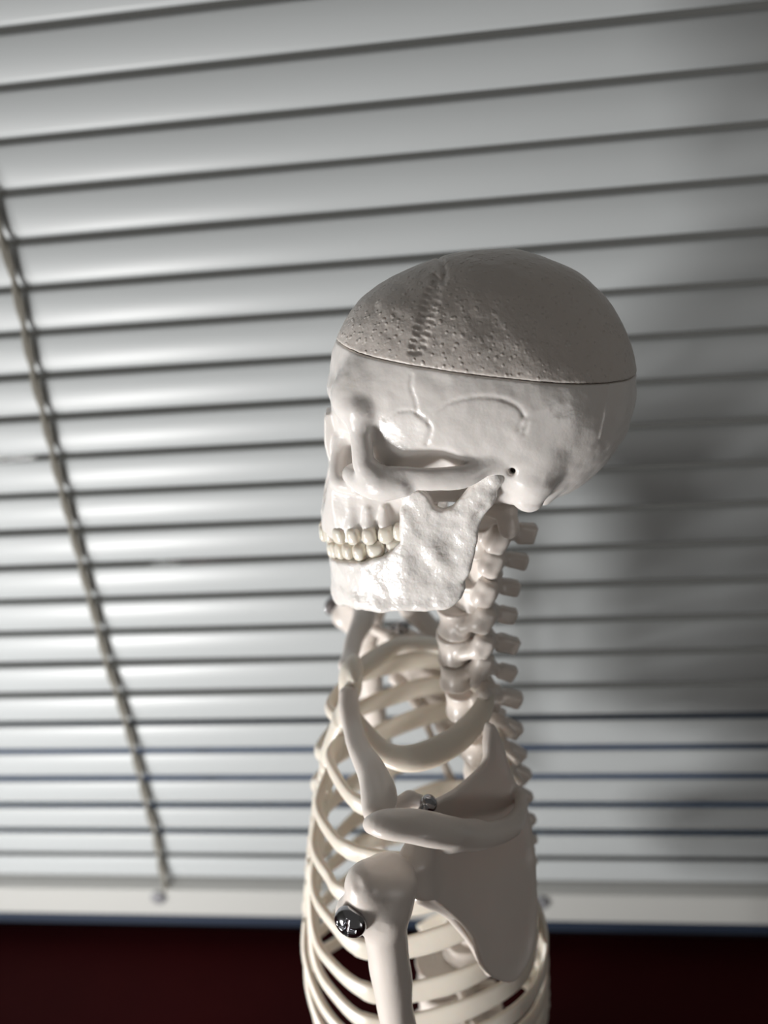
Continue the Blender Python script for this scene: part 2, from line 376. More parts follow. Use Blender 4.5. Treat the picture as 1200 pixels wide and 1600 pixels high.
# ladder cord: two strands winding down in front of the slats
cp = [wpx(u, v, -4) for u, v in ((-30, 250), (6, 375), (27, 452), (41, 520), (55, 589), (71, 653), (86, 717), (101, 776), (116, 834), (130, 888), (143, 937), (156, 985), (169, 1037), (186, 1087), (200, 1135), (212, 1180), (222, 1220), (232, 1262), (243, 1300), (249, 1335), (256, 1368), (263, 1394))]
cp = [np.array([cp[0][0]-9.0, -5, 790.0]), np.array([cp[0][0]-5.5, -5, 700.0]), np.array([cp[0][0]-3.0, -4.5, 600.0])]+[c for c in cp if c[2] < 560]
cc = crom(np.array(cp), 10)
def strand(ph, amp, r, wl):
    s = np.r_[0, np.cumsum(np.linalg.norm(np.diff(cc, axis=0), axis=1))]; P = cc.copy()
    P[:, 0] += amp*np.sin(2*np.pi*s/wl+ph); P[:, 1] += -1.0+0.8*np.cos(2*np.pi*s/wl+ph); return sweep(P, (r, r), nrm=(0.03, 1, 0.02), n=8)
wmesh('ladder_cord', *strand(0, 1.25, 1.25, 43.6), M_CORD, blind, True)
wmesh('ladder_cord', *strand(math.pi, 1.25, 1.25, 43.6), M_CORD, blind, True)
for k in range(-10, 23):           # rungs under each slat
    z = Z0-PIT*k; j = np.argmin(abs(cc[:, 2]-z)); c = cc[j]
    wmesh('rung', *sweep([(c[0]-1, c[1]-1, z-1), (c[0]+2, c[1]+3, z-1), (c[0]+4, c[1]+7, z+0.5)], (0.5, 0.5), n=6), M_CORD, blind, True)

# ================================================================ SKELETON
SK = empty('anatomical_skeleton', tuple(ORG/1000), -PSI)
SK['label'] = 'white plastic model skeleton facing left in front of the blind'; SK['category'] = 'skeleton'

mm = lambda p, m: np.array(p)*[1, -m, 1]
def cutz(a): return 427.6-0.193*(a+1.3)
BX0, BX1 = (-57, -37, 366), (55, 37, 460)
sk = Vol(BX0, BX1, 0.42)
sk.add(Ell((3.3, 0, 415.5), (46.6, 33.2, 41.0), rotm('Y', -5.2)))
sk.add(Ell((14, 0, 412), (35.5, 33.6, 34)), 4)
sk.add(Ell((-14, 0, 424), (27.5, 26.5, 27)), 4)
# flat skull base
X, Y, Z = sk.g((slice(None),)*3)
base = np.interp(sk.ax[0], [-50, -30, -5, 18, 34, 48], [395, 393, 385, 381, 380.5, 388])[:, None, None]
sk.F = smax(sk.F, base-Z, 6.0).astype(np.float32)
# temporal hollows behind the cheekbone
for m in (1, -1):
    sk.sub(Ell((-19, m*33.0, 397.0), (12.5, 9.8, 9.8), rotm('Y', -14)), 3)
    sk.sub(Ell((-15, m*30, 388), (17, 15, 10)), 3)
# maxilla, brows, zygoma
sk.add(Lens(pxl([(519, 722, 0), (512, 745, 0), (507, 775, 0), (503, 800, 0), (506, 822, 0), (540, 828, 0), (600, 826, 0), (640, 815, 0), (650, 780, 0), (650, 720, 0), (600, 685, 0), (560, 690, 0), (530, 700, 0)]),
            [-53, -50, -46, -41, -36, -30, -24, -14], [4.2, 7.2, 11, 13.3, 14.8, 16, 16.5, 13], 2.0, 3), 2.5)
for m in (1, -1): sk.add(Ell(mm(px(592, 612, -16), m), (13, 7.6, 10)), 5).add(Ell(mm(px(567, 624, -16), m), (8, 6.8, 7)), 4)
sk.addm(lambda m: Chain([px(529, 606, 0)*[1, 1, 1], px(533, 612, -7)*[1, -m, 1], px(545, 628, -15)*[1, -m, 1], px(562, 642, -22.5)*[1, -m, 1]], [2.6, 3.6, 3.4, 3.2], 1), 3)
def orb(m): return Ell((-42, m*-13.0, 401.5), (11, 7.8, 8.2), rotm('Z', -m*17)@rotm('Y', 6))
for m in (1, -1): sk.sub(orb(m), 1.6)
for m in (-1, 1):
    sk.add(Chain([mm(px(*p), -m) for p in ((558, 632, -19.8), (561, 662, -22.3), (565, 698, -24), (570, 726, -25.2), (590, 750, -27))], [3.2, 2.9, 2.9, 3.4, 4.6], 1.2, True, (1, 1.1, 1)), 3.0)
    sk.add(Chain([mm(px(*p), -m) for p in ((553, 742, -17), (572, 752, -23), (600, 757, -27.5), (628, 758, -29.8))], [3.6, 4.2, 4.6, 3.6], 1.5, True), 2.5)   # cheek body
    sk.add(Chain([mm(px(*p), -m) for p in ((615, 750, -29), (650, 748, -31), (690, 748, -32), (728, 744, -32.0), (760, 729, -31.2), (792, 721, -30), (830, 711, -29), (866, 700, -28))], [3.6, 3.0, 3.0, 2.9, 2.3, 2.1, 1.8, 1.4], 1.0, True, (1, 1.6, 0.88)), 1.6)   # arch
    sk.add(Chain([mm(px(*p), -m) for p in ((842, 712, -26), (833, 745, -27), (826, 775, -26))], [7.5, 6.8, 4.9], 2, False, (1, 1.15, 1)), 3)      # mastoid
    sk.add(Chain([mm(px(*p), -m) for p in ((874, 715, -24), (862, 750, -22), (850, 778, -20))], [4.5, 3.4, 2.4], 2), 2)
    sk.add(Chain([mm(px(*p), -m) for p in ((797, 770, -22), (806, 745, -27))], [3.2, 2.5], 1), 1.5)
    sk.sub(Chain([mm(px(*p), -m) for p in ((798, 738, -34), (803, 733, -25))], [1.4, 0.9]), 1.2)
    sk.add(Ell(mm(px(686, 712, -10), -m), (24, 12.5, 14)), 5)
    sk.add(Chain([mm(px(*p), -m) for p in ((655, 745, -10), (668, 775, -11), (676, 800, -11))], [4.5, 3.0, 1.8], 1, False, (1, 1.3, 1)), 2)    # pterygoid
    sk.add(Chain([mm(px(*p), -m) for p in ((866, 628, -30.5), (864, 655, -31), (860, 690, -29.5))], [1.0, 1.6, 1.2], 0.6, True), 1.5)
    for (q0, q1, rr) in (((880, 655, -27), (872, 700, -26), 1.1), ((905, 640, -24), (896, 668, -24), 0.9), ((922, 650, -20), (905, 690, -20), 1.0), ((890, 690, -23), (872, 730, -23), 1.2), ((925, 680, -16), (900, 715, -16), 1.0), ((850, 742, -32), (836, 768, -31), 0.7)):
        sk.add(Chain([mm(px(*q0), -m), mm(px(*q1), -m)], [rr*.6, rr]), 1.6)
    sk.add(Chain([mm(px(*p), -m) for p in ((532, 690, -4.2), (527, 720, -7), (530, 752, -11), (556, 760, -15))], [2.4, 2.2, 2.6, 3], 1, True), 1.8)   # frontal process
    for k, (u, v) in enumerate(((516, 790), (531, 795), (551, 797), (574, 797), (600, 795))):       # tooth roots
        bb = (-4, -9, -12.5, -15, -16.6)[k]
        sk.add(Chain([mm(px(u, v, bb), -m), mm(px(u, v+24, bb), -m)], [0.9, 1.7], 0), 1.4)
# nasal bones
sk.add(Lens(pxl([(541, 634, 0), (528, 638, 0), (510, 642, 0), (507, 650, 0), (507, 690, 0), (511, 706, 0), (519, 724, 0), (534, 728, 0), (548, 700, 0), (552, 660, 0)]), [-52, -47, -41, -36], [2.2, 3.6, 4.6, 6], 0.5), 1.0)
sk.add(Chain([px(508, 800, 0), px(520, 796, 0)], [0.9, 2], 0), 1.5)
for m in (1, -1): sk.sub(Ell(px(520, 760, 0)+[0, m*2.6, 0], (6.5, 2.3, 5.2), rotm('Y', 8)), 0.8)
sk.add(Ell((20, 0, 383), (13, 12, 5)), 4); sk.sub(Ell((17, 0, 377), (7, 6, 5)), 1)
# sutures and seams
def zig(p, q, n, amp, seed=1):
    r = np.random.default_rng(seed); p, q = np.array(p, float), np.array(q, float); d = q-p; nrm = np.array([-d[1], d[0]])/np.hypot(*d); out = []
    for i in range(n+1): out.append(p+d*(i/n+r.uniform(-.25, .25)/n)+nrm*amp*(1 if i % 2 else -1)*r.uniform(.7, 1.2))
    return out
NS = -1
sq = [px(*p, -27) for p in ((665, 690), (672, 665), (668, 650), (690, 628), (715, 617), (745, 612), (775, 614), (800, 624), (812, 640))]
sk.groove(crom(sq, 4), 0.45, 0.32)
sk.groove([px(*p, -25) for p in ((643, 583), (640, 600), (648, 622), (650, 640), (668, 655))], 0.45, 0.3)
sk.groove([px(*p, -25) for p in ((664, 646), (640, 636), (620, 640), (602, 655))], 0.4, 0.28)
sk.groove([px(*p, -28) for p in ((811, 640), (803, 660), (818, 652), (812, 668))], 0.45, 0.3)
sk.groove([px(*p, -20) for p in ((943, 580), (939, 600), (932, 640), (925, 668))], 0.35, 0.3, None, True)
sk.lumps(0.2, 7, 3); sk.lumps(0.07, 2.6, 5)
cap = Vol(BX0, BX1, 0.42); cap.F = sk.F.copy()
cap.F -= 0.12
X, Y, Z = sk.g((slice(None),)*3); cz = (427.6-0.193*(X+1.3)).astype(np.float32)
sk.F = smax(sk.F, Z-(cz-0.15), 0.35).astype(np.float32)
skull = volobj('skull', sk, M_SKULL, SK)
zg = []
u0, u1 = np.array([688, 442.]), np.array([650, 552.])
pts = [(697, 400), (692, 412), (693, 425), (688, 436)]
zp = [np.array([px(u, v, -8)[0], px(u, v, -8)[2]]) for u, v in pts]
zz = zig((0, 0), (1, 0), 24, 1.0, 3)
for t in zz:
    u = u0+(u1-u0)*t[0]; off = t[1]*(9 if t[0] > .12 else 3); p = px(u[0]+off, u[1]+off*0.25, -22+(-4)*t[0]); zp.append(np.array([p[0], p[2]]))
cap.groove(zp, 0.45, 0.6, None)
cap.F = smax(cap.F, (cz+0.12)-Z, 0.5).astype(np.float32)
cap.F[np.broadcast_to(Z < 415, cap.F.shape)] = 5
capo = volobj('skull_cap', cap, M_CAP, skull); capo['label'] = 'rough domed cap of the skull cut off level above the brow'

# ---------------------------------------------------------------- teeth
def tooth(name, c, r, rz, parent, mirror, molar):
    n = 14; V = []; Q = []
    for i in range(n+1):
        th = math.pi*i/n-math.pi/2
        for j in range(2*n):
            ph = 2*math.pi*j/(2*n); f = lambda t, e: math.copysign(abs(t)**e, t)
            x = f(math.cos(th), .6)*f(math.cos(ph), .7); y = f(math.cos(th), .6)*f(math.sin(ph), .7); z = f(math.sin(th), .75)
            if molar: x *= 1+0.10*z*molar; z += 0.10*math.cos(2*ph)*(1 if z*molar > .3 else 0)
            x, y, z = x*r[0], y*r[1], z*r[2]; cz, sz = math.cos(rz), math.sin(rz)
            V.append((c[0]+x*cz-y*sz, c[1]+x*sz+y*cz, c[2]+z))
    for i in range(n):
        for j in range(2*n): Q.append((i*2*n+j, i*2*n+(j+1) % (2*n), (i+1)*2*n+(j+1) % (2*n), (i+1)*2*n+j))
    return link_mesh(name, V, Q, M_TOOTH, parent, mirror)
UPT = [((509, 833, -2), 2.0), ((517, 834, -6), 1.9), ((532, 834, -9.8), 2.2), ((554, 834, -12.6), 2.1), ((579, 834, -14.8), 2.3), ((605, 832, -16.4), 2.5), ((627, 828, -17.4), 2.3)]
LOT = [((521, 858, -1.7), 1.5), ((526, 859, -5), 1.6), ((534, 858, -8.2), 1.9), ((547, 858, -11), 1.9), ((564, 860, -13.3), 2.1), ((589, 856, -15.6), 2.8), ((618, 850, -17.2), 2.5)]
def teeth(T, parent, molar):
    ctr = [px(*t[0]) for t in T]
    for i, (p, r) in enumerate(T):
        a, b = ctr[max(i-1, 0)], ctr[min(i+1, len(T)-1)]; rz = math.atan2(b[1]-a[1], b[0]-a[0])
        if i == 0: rz = math.atan2(-1, 0.15)
        for mir in (False, True): tooth('tooth', ctr[i]+np.array([-.3, -1.0 if i > 1 else 0, 0]), (r*1.04, 1.9 if i < 3 else 2.3, 2.75), rz, parent, mir, molar if i > 2 else 0)
teeth(UPT, skull, -1)

# ---------------------------------------------------------------- mandible
PLAN = crom([(12, 28), (0, 27.4), (-10, 26.2), (-20, 23.8), (-30, 19.8), (-38, 15.2), (-43.6, 9.8), (-46.2, 4.2), (-46.9, 0)], 4)
seg = np.diff(PLAN, axis=0); PS = np.r_[0, np.cumsum(np.hypot(seg[:, 0], seg[:, 1]))]
def jawpt(u, v):
    b = -24.0
    for _ in range(12):
        p = px(u, v, b); bb = -np.interp(-p[0], -PLAN[:, 0], PLAN[:, 1])-(1.4 if p[0] > -40 else 0.6); b = 0.5*b+0.5*bb
    return (np.interp(-p[0], -PLAN[:, 0], PS) if p[0] > PLAN[-1, 0] else PS[-1], p[2])
JP = [(627, 776), (632, 768), (644, 767), (658, 763), (668, 772), (680, 793), (693, 799), (709, 795), (726, 776), (742, 756), (752, 744), (765, 738), (778, 745), (775, 775), (760, 805), (748, 832), (742, 870), (733, 900), (720, 932), (697, 950), (672, 951), (648, 944), (618, 949), (590, 950), (560, 946), (538, 941)]
JL = [jawpt(u, v) for u, v in JP]
chinz0, chinz1 = px(527, 934, 0)[2], px(521, 872, 0)[2]
JL += [(PS[-1]+3, chinz0), (PS[-1]+3, chinz1)]+[jawpt(u, v) for u, v in ((541, 874), (569, 877), (598, 871), (617, 862), (630, 848), (630, 825), (628, 803))]
JL = np.array(JL)
mv = Vol((-54, -34, 340), (14, 34, 408), 0.5)
def jhalf(s, z):
    base = np.interp(s, [0, 12, 24, 34, 48, 62], [2.5, 2.1, 1.8, 2.6, 2.9, 2.9]); return base
mv.add(Arc(PLAN, JL, jhalf, 1.2))
for m in (1, -1):
    mv.add(Chain([mm(px(*p), -m) for p in ((775, 744, -29), (771, 742, -23))], [2.5, 2.5], 0, False, (1, 1, 1)), 1.5)   # condyle
    mv.add(Chain([mm(px(*p), -m) for p in ((770, 750, -28), (752, 772, -28), (728, 802, -27.5))], [2.9, 2.5, 1.8], 0.5, True), 2)
    mv.add(Chain([mm(px(*p), -m) for p in ((638, 800, -24), (648, 850, -23.5), (610, 900, -20))], [1.2, 1.6, 1.2], 0.5, True), 2)
    mv.add(Chain([mm(px(*p), -m) for p in ((560, 940, -15), (620, 946, -21), (690, 944, -26), (722, 918, -27))], [1.5, 1.6, 1.6, 1.2], 0.5, True), 2.5)
    mv.sub(Ell(mm(px(702, 850, -31), -m), (4.5, 3.4, 8)), 3); mv.sub(Ell(mm(px(655, 885, -29.0), -m), (4, 4.0, 8), rotm('Y', -20)), 3)
    mv.sub(Ell(mm(px(546, 907, -16.5), -m), 0.9), 0.5)
mv.add(Ell(px(531, 925, 0)+[1, 0, 0], (3.2, 7, 3.6)), 3)
mv.lumps(0.3, 5, 9); mv.lumps(0.14, 2.2, 8)
jaw = volobj('mandible', mv, M_JAW, SK)
teeth(LOT, jaw, 1)

# ---------------------------------------------------------------- vertebrae
def vertebra(nm, body, rb, hh, pil, tipa, tip, rt, trans, hb=None):
    """body (a,z) centre; rb (ra, rb) radii; hh half height; pil (a,z,b) articular pillar; tipa->tip spinous; rt radius; trans list of points"""
    pts = [(body[0]-rb[0], 0, body[1]), (tip[0], 0, tip[1]), (tipa[0], 0, tipa[1])]+[(p[0], p[2], p[1]) for p in (pil,)]+list(trans)
    lo = np.min([p for p in pts], 0)-6; hi = np.max([p for p in pts], 0)+6; m = max(abs(np.array([p[1] for p in pts]).min()), rb[1], abs(np.array([p[1] for p in pts]).max()))+5
    lo[1], hi[1] = -m, m; lo[2] = min(lo[2], body[1]-hh-3); hi[2] = max(hi[2], body[1]+hh+3)
    v = Vol(lo, hi, 0.45)
    c = (body[0], 0, body[1])
    def cyl(X, Y, Z):
        z = Z-c[2]-0.12*(X-c[0]); flare = 0.45*(z/hh)**2*2
        k = np.sqrt(((X-c[0])/rb[0])**2+(Y/rb[1])**2); d = (k-1)*min(rb)-flare+0.5
        return smax(d, np.abs(z)-hh, 1.0)
    P = type('c', (), {})(); P = Ell(c, (rb[0]+1.5, rb[1]+1.5, hh+2)); q = P.lo, P.hi
    class Cy:
        lo, hi = q
        def __call__(s, *a): return cyl(*a)
    v.add(Cy())
    for m in (1, -1):
        v.add(RBox((pil[0], m*pil[2], pil[1]), (3.7, 3.2, hh*1.0), rotm('Y', 24), 2.7), 1.6)
        v.add(Chain([(c[0]+rb[0]*.5, m*rb[1]*.6, c[2]+hh*.3), (pil[0], m*pil[2], pil[1])], [2.2, 2.4]), 1.4)
        v.add(Chain([(pil[0]+1, m*pil[2], pil[1]), (tipa[0], 0, tipa[1])], [2.6, 2.1]), 1.6)
        if m > 0:
            dv = np.array(tip)-np.array(tipa); L = np.hypot(*dv); v.add(RBox((tip[0]-dv[0]/L*(L*.5-rt*.75), 0, tip[1]-dv[1]/L*(L*.5-rt*.75)), (L*.5+rt*.25, 2.3, rt*1.05), rotm('Y', -math.degrees(math.atan2(dv[1], dv[0]))), 1.1), 1.0)
        if trans: v.add(Chain([(p[0], m*p[1], p[2]) for p in trans], np.linspace(2.3, 1.8, len(trans)), 0.5), 1.5)
        
    v.lumps(0.25, 4.5, int(abs(tip[1]))); return volobj(nm, v, M_BONE, SK)
def az(u, v, b=0): p = px(u, v, b); return (p[0], p[2])
CV = [  # body px, pillar px, spinous base px, tip px, tip radius
    ((752, 838), (778, 843), (800, 832), (822, 834), 3.3),
    ((757, 880), (768, 879), (786, 872), (812, 877), 2.5),
    ((738, 922), (758, 926), (776, 914), (800, 918), 2.4),
    ((712, 965), (756, 968), (774, 956), (795, 961), 2.7),
    ((710, 1006), (754, 1010), (770, 1000), (797, 1007), 2.9),
    ((714, 1046), (752, 1040), (772, 1044), (793, 1051), 2.8),
    ((722, 1092), (757, 1090), (776, 1086), (802, 1093), 2.8)]
for i, (bd, pi_, sb, tp, rt) in enumerate(CV):
    pp = px(pi_[0], pi_[1], -9.5)
    tr = []
    if 1 <= i <= 4: tr = [(az(*bd)[0]+2, -7, az(*bd)[1]), (pp[0]-2, -11, pp[2]-0.5)]
    if i == 5: q = px(743, 1068, -14); tr = [(pp[0], -9, pp[2]), (q[0], -14, q[2])]
    if i == 6: q = px(757, 1085, -14); tr = [(pp[0], -9, pp[2]), (q[0], -14, q[2])]
    vertebra('cervical_vertebra' if i < 6 else 'thoracic_vertebra', az(*bd), (6.2, 7.5), 5.1 if i else 5.5, (pp[0], pp[2], 9.5), az(*sb), az(*tp), rt, tr)
# atlas
at = Vol((-12, -22, 358), (26, 22, 386), 0.45)
for m in (1, -1):
    q = px(792, 812, -14)
    at.add(Chain([(q[0]-6, m*9, q[2]+5), (q[0], m*14, q[2]+3), (q[0]+0.5, m*15, q[2]-2.5)], [4, 3.4, 3.1], 0.5), 1.5)
    at.add(Chain([(q[0]-8, 0, q[2]+3), (q[0]-6, m*9, q[2]+4), (q[0]+4, m*8, q[2]+4), (q[0]+9, 0, q[2]+3)], [2.4, 3.4, 2.2, 2.4], 0.5), 1.5)
at.lumps(0.25, 4, 2); volobj('cervical_vertebra', at, M_BONE, SK)
tips = [(813, 1141), (820, 1180), (826, 1211), (830, 1246), (833, 1281), (836, 1313), (836, 1346), (835, 1380)]
tz = [az(u, v) for u, v in tips]
zs = [z for _, z in tz]; as_ = [a for a, _ in tz]
while len(zs) < 11: zs.append(zs[-1]-12.3); as_.append(as_[-1]-3.0)
VZ = {1: 303.0}
for i in range(11):
    tipz = zs[i]; lvl = i+2; bz = tipz+8.5; VZ[lvl] = bz; ba = np.interp(bz, [140, 200, 235, 290, 305], [-24, -6, 1, -5, -8])
    vertebra('thoracic_vertebra', (ba, bz), (6.2+max(0, i-5)*.6, 7.2+max(0, i-5)*.6), 5.0, (ba+8, bz, 7), (as_[i]-8, tipz+5), (as_[i]-2.6, tipz+0.5), 2.9, [(ba+8, 6, bz+1), (ba+12.5, 14, bz+1.5)])
for i in range(5):
    bz = VZ[12]-14.5*(i+1); ba = (-25, -25, -23, -20, -16)[i]
    vertebra('lumbar_vertebra', (ba, bz), (9.5, 10.5), 5.9, (ba+10, bz, 7.5), (ba+14, bz), (ba+21, bz-1.5), 3.4, [(ba+8, 7, bz), (ba+9, 17, bz)]); LB = (ba, bz)

# ---------------------------------------------------------------- sternum and ribs
st = Vol((-92, -12, 170), (-38, 12, 326), 0.5)
SA = [(318, -47.6), (304, -51.2), (292, -55.5), (281.5, -59.4), (261, -65), (236, -70.4), (212, -74.5), (190, -77.5), (164, -80)]
zz_, aa_ = np.array([s[0] for s in SA])[::-1], np.array([s[1] for s in SA])[::-1]
ast = lambda z: np.interp(z, zz_, aa_)
for i in range(len(SA)-1):
    (z0, a0), (z1, a1) = SA[i], SA[i+1]; ws = [8.5, 8, 5, 4.6, 5.2, 5.6, 5.4, 3.4, 1.6]
    n = 5
    for j in range(n):
        t = j/n; wd = ws[i]+(ws[i+1]-ws[i])*t; zc, ac = z0+(z1-z0)*t, a0+(a1-a0)*t
        st.add(Ell((ac+1.0+(0.8 if zc > 298 else 0), 0, zc), (3.3 if zc > 298 else 3.6, wd, 3.4)), 1.0)
st.add(Ell(px(546, 1064, 0), (3.8, 6.5, 6.5)), 2.5); st.lumps(0.2, 5, 4); volobj('sternum', st, M_RIB, SK)
def rib(i):
    zv = VZ[i]; av = np.interp(zv, [140, 200, 235, 290, 305], [-24, -6, 1, -5, -8])
    if i == 1:
        P = [(-4, -5, 309.5), (-1, -11, 309), (-5, -18.5, 306), (-15, -26, 302.5), (-28, -30, 301), (-38, -25, 300.5), (-45, -15, 304), (-49, -7, 307)]
        hw = [(2.2, 1.8), (2.9, 2.3), (4.4, 2.5), (5.0, 2.6), (4.9, 2.6), (4.2, 2.6), (3.2, 2.6), (2.4, 2.6)]; upv = (0.0, -0.55, 0.85)
        Q = crom(np.c_[np.array(P), np.array(hw)], 10); 
        N = np.array([[-(p[0]+22)*0.016, p[1]*0.016, 0.9] for p in Q])
        return sweep(Q[:, :3], Q[:, 3:], nrm=N, n=14)
    zsd = {2: 285, 3: 267, 4: 249, 5: 229, 6: 206, 7: 189.5, 8: 173, 9: 158, 10: 146, 11: 136, 12: 128}[i]
    sc = {2: 0.90, 3: 0.96, 4: 1.0, 5: 1.0, 6: 1.0, 7: 1.0, 8: 1.0, 9: .97, 10: .92, 11: .85, 12: .75}[i]
    zpo = {2: 289, 3: 277, 4: 263, 5: 247}.get(i, zsd+15)
    sa = {2: 13, 3: 6}.get(i, 0)
    B = 42.5*sc
    bk = {2: 13, 3: 12.5, 4: 12.5, 5: 13, 6: 14, 7: 16.5}.get(i, 19.5)
    P = [(av+6, -6, zv+0.5), (min(av+9, bk-3), -11, zv), (bk-4-sa*.6, -B*.46, (zv+zpo)/2-1), (bk-5-sa*.7, -B*(.56 if i < 7 else .60), zpo), (4-sa*.6, -B*(.82 if i < 7 else .86), zpo-4), (-15, -B, (zpo+zsd)/2-1.5), (-36+sa*.2, -B*0.99, zsd)]
    fr = {2: [(-48, -32, 286), (-55, -21, 288), (-57.5, -12, 290.5), (-53, -4, 292)],
          3: [(-53, -33, 267), (-60, -24, 267), (-64, -13.5, 270), (-59.5, -4, 277)],
          4: [(-57, -33.5, 248), (-62.5, -26, 249), (-67.5, -15, 252.5), (-63.3, -4, 264)],
          5: [(-53.5, -38, 226), (-63, -28.5, 228), (-70, -16, 233), (-66, -4, 250)],
          6: [(-52.5, -40, 205.5), (-65.5, -28, 206), (-72.5, -16, 211), (-71, -4.5, 236)],
          7: [(-54, -40, 189), (-66, -30, 192), (-73.5, -18, 199), (-73, -4.5, 225)],
          8: [(-54, -40, 173), (-67, -30, 175), (-75, -19, 180), (-78.5, -10, 191), (-77, -4, 204)],
          9: [(-54, -39, 158), (-66, -31, 160), (-75, -21, 164), (-79, -12, 174), (-79, -5, 186)],
          10: [(-52, -37, 146), (-63, -31, 146), (-72, -24, 149), (-77, -16, 157), (-79.5, -7, 168)],
          11: [], 12: []}[i]
    if i == 11: P = P[:-1]+[(-30, -35, 136)]
    if i == 12: P = P[:-2]+[(-8, -31, 132)]
    n0 = len(P); P = P+fr
    HM = {2: 4.2, 3: 4.4, 4: 4.8}.get(i, 5.4)
    H = [2.2, 2.5, 3.2, 3.8, HM*.92, HM, HM]+[HM*.85, 3.6, 3.0, 2.4, 1.6]
    T = [1.8, 1.6, 1.6, 1.5, 1.5, 1.5, 1.5]+[1.7, 1.7, 1.7, 1.5, 1.2]
    Q = crom(np.c_[np.array(P), np.array(T[:len(P)]), np.array(H[:len(P)])], 9)
    if fr:                       # little step where the cartilage starts
        k = (n0)*9; Q[k-1:k+2, 3:] += [[0.25, 0.35]]*3 if len(Q) > k+2 else 0
    return sweep(Q[:, :3], Q[:, 3:], n=14)
for i in range(1, 13):
    V, Q = rib(i)
    link_mesh('rib', V, Q, M_RIB, SK); link_mesh('rib', V, Q, M_RIB, SK, True, lift=0.2)

# ---------------------------------------------------------------- shoulder girdle
cl = Vol((-60, -72, 296), (-30, -2, 326), 0.45)
cl.add(Chain([px(*p) for p in ((544, 1086, -9), (545, 1104, -13), (551, 1138, -22), (563, 1172, -34), (584, 1212, -47), (592, 1245, -56), (590, 1268, -62))], [3.4, 3.7, 3.5, 3.7, 4.8, 5.4, 4.2], 1, True, (1, 1, 1.15)))
cl.lumps(0.2, 6, 1); pair('clavicle', cl, M_BONE, SK)

O3 = px(650, 1345, -62); P1 = px(762, 1135, -33); P2 = px(792, 1532, -58)
e1 = P2-P1; n = np.cross(e1, O3-P1); n /= np.linalg.norm(n)
e1 = e1/np.linalg.norm(e1); e2 = np.cross(n, e1)
def onplane(u, v):
    d = FW+RT*(u-600)/FPX-UP*(v-800)/FPX; d = np.array([d@AX, d@BX, d[2]]); o = np.array([-A0, -DM, CAMH*1000])
    q = o+d*(((P1-o)@n)/(d@n))-P1; return (q@e1, q@e2)
SO = [(764, 1128), (778, 1150), (795, 1205), (812, 1245), (822, 1300), (829, 1370), (830, 1430), (824, 1480), (812, 1512), (796, 1533), (776, 1531), (756, 1512), (741, 1468), (720, 1440), (698, 1419), (677, 1402), (655, 1400), (640, 1380), (636, 1345), (645, 1315), (662, 1285), (684, 1254), (715, 1236), (744, 1206), (756, 1185), (758, 1155)]
SP = crom(np.array([onplane(*p) for p in SO]), 3, True)
scv = Vol((-56, -84, 200), (28, -16, 336), 0.5)
scv.add(Plate(P1, e1, e2, SP, lambda U, V, d: 1.15+0.7*np.exp(-(d/3.0)**2), 1.0, lambda U, V: 1.6*np.sin(np.clip(V/30, -1, 1)*2.4)))
scv.add(Chain([px(*p) for p in ((815, 1240, -38), (811, 1272, -44), (788, 1296, -53), (745, 1308, -60), (700, 1312, -66))], [1.8, 2.6, 3.6, 4.0, 4.0], 1, True, (1, 1, 1.25)), 3)
scv.add(Chain([px(*p) for p in ((740, 1300, -58), (700, 1300, -67), (650, 1292, -72), (605, 1288, -72), (585, 1288, -70))], [4.2, 5.0, 5.2, 4.6, 3.2], 1, True, (1, 1, 1.35)), 2.5)   # acromion
scv.add(Chain([px(*p) for p in ((652, 1345, -61), (656, 1375, -61))], [4.6, 4.0], 1), 5)      # socket
scv.add(Chain([px(*p) for p in ((676, 1262, -48), (640, 1250, -48), (612, 1262, -52))], [3, 3, 2.6], 1), 2)  # coracoid
scv.add(Chain([px(*p) for p in ((655, 1400, -59), (700, 1424, -55), (735, 1470, -50), (765, 1515, -46))], [2.2, 1.9, 1.9, 2.2], 1, True), 2.5)
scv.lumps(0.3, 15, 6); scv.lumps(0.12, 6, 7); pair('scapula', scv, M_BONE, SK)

hm = Vol((-64, -92, 205), (-22, -54, 320), 0.5)
hm.add(Chain([px(*p) for p in ((606, 1378, -70), (599, 1402, -71))], [8.4, 8.0], 2))
hm.add(Ell(px(575, 1385, -74), (6.5, 6.5, 8)), 4)
hm.add(Ell(px(551, 1424, -74), (4.6, 4.6, 5)), 4)
hs = px(603, 1460, -73); hm.add(Chain([px(598, 1420, -72), hs, hs+[0.3, 0, -40], hs+[2, 0, -58]], [7.4, 6.4, 5.7, 5.0], 2, True), 6)
el = hs+[2, 0, -60]
hm.add(Chain([el+[0, -6, -2], el+[0, 6, -2]], [4.2, 4.2]), 4)
hm.sub(Chain([px(548, 1366, -77), px(556, 1385, -79)], [1.2, 1.2]), 1.5)
hm.lumps(0.3, 9, 11); pair('humerus', hm, M_BONE, SK, 0.16)
for nm, off in (('ulna', (3, 2.5)), ('radius', (-1, -3.5))):
    P = crom([el+[off[0], off[1], -7], el+[off[0]-2, off[1]*1.3, -30], el+[-6, off[1]*0.9, -62]], 8); hwv = np.interp(np.arange(len(P)), [0, 3, 10, 16], [3.6, 2.4, 2.2, 3.2])
    V, Q = sweep(P, np.c_[hwv, hwv], nrm=(1, 0, 0), n=12); link_mesh(nm, V, Q, M_BONE, SK); link_mesh(nm, V, Q, M_BONE, SK, True, lift=0.16)
wr = el+[-6.5, 0, -66]
hd = Vol(wr+[-14, -12, -52], wr+[14, 12, 5], 0.6)
hd.add(Ell(wr+[0, 0, -4], (4.5, 3.2, 5)))
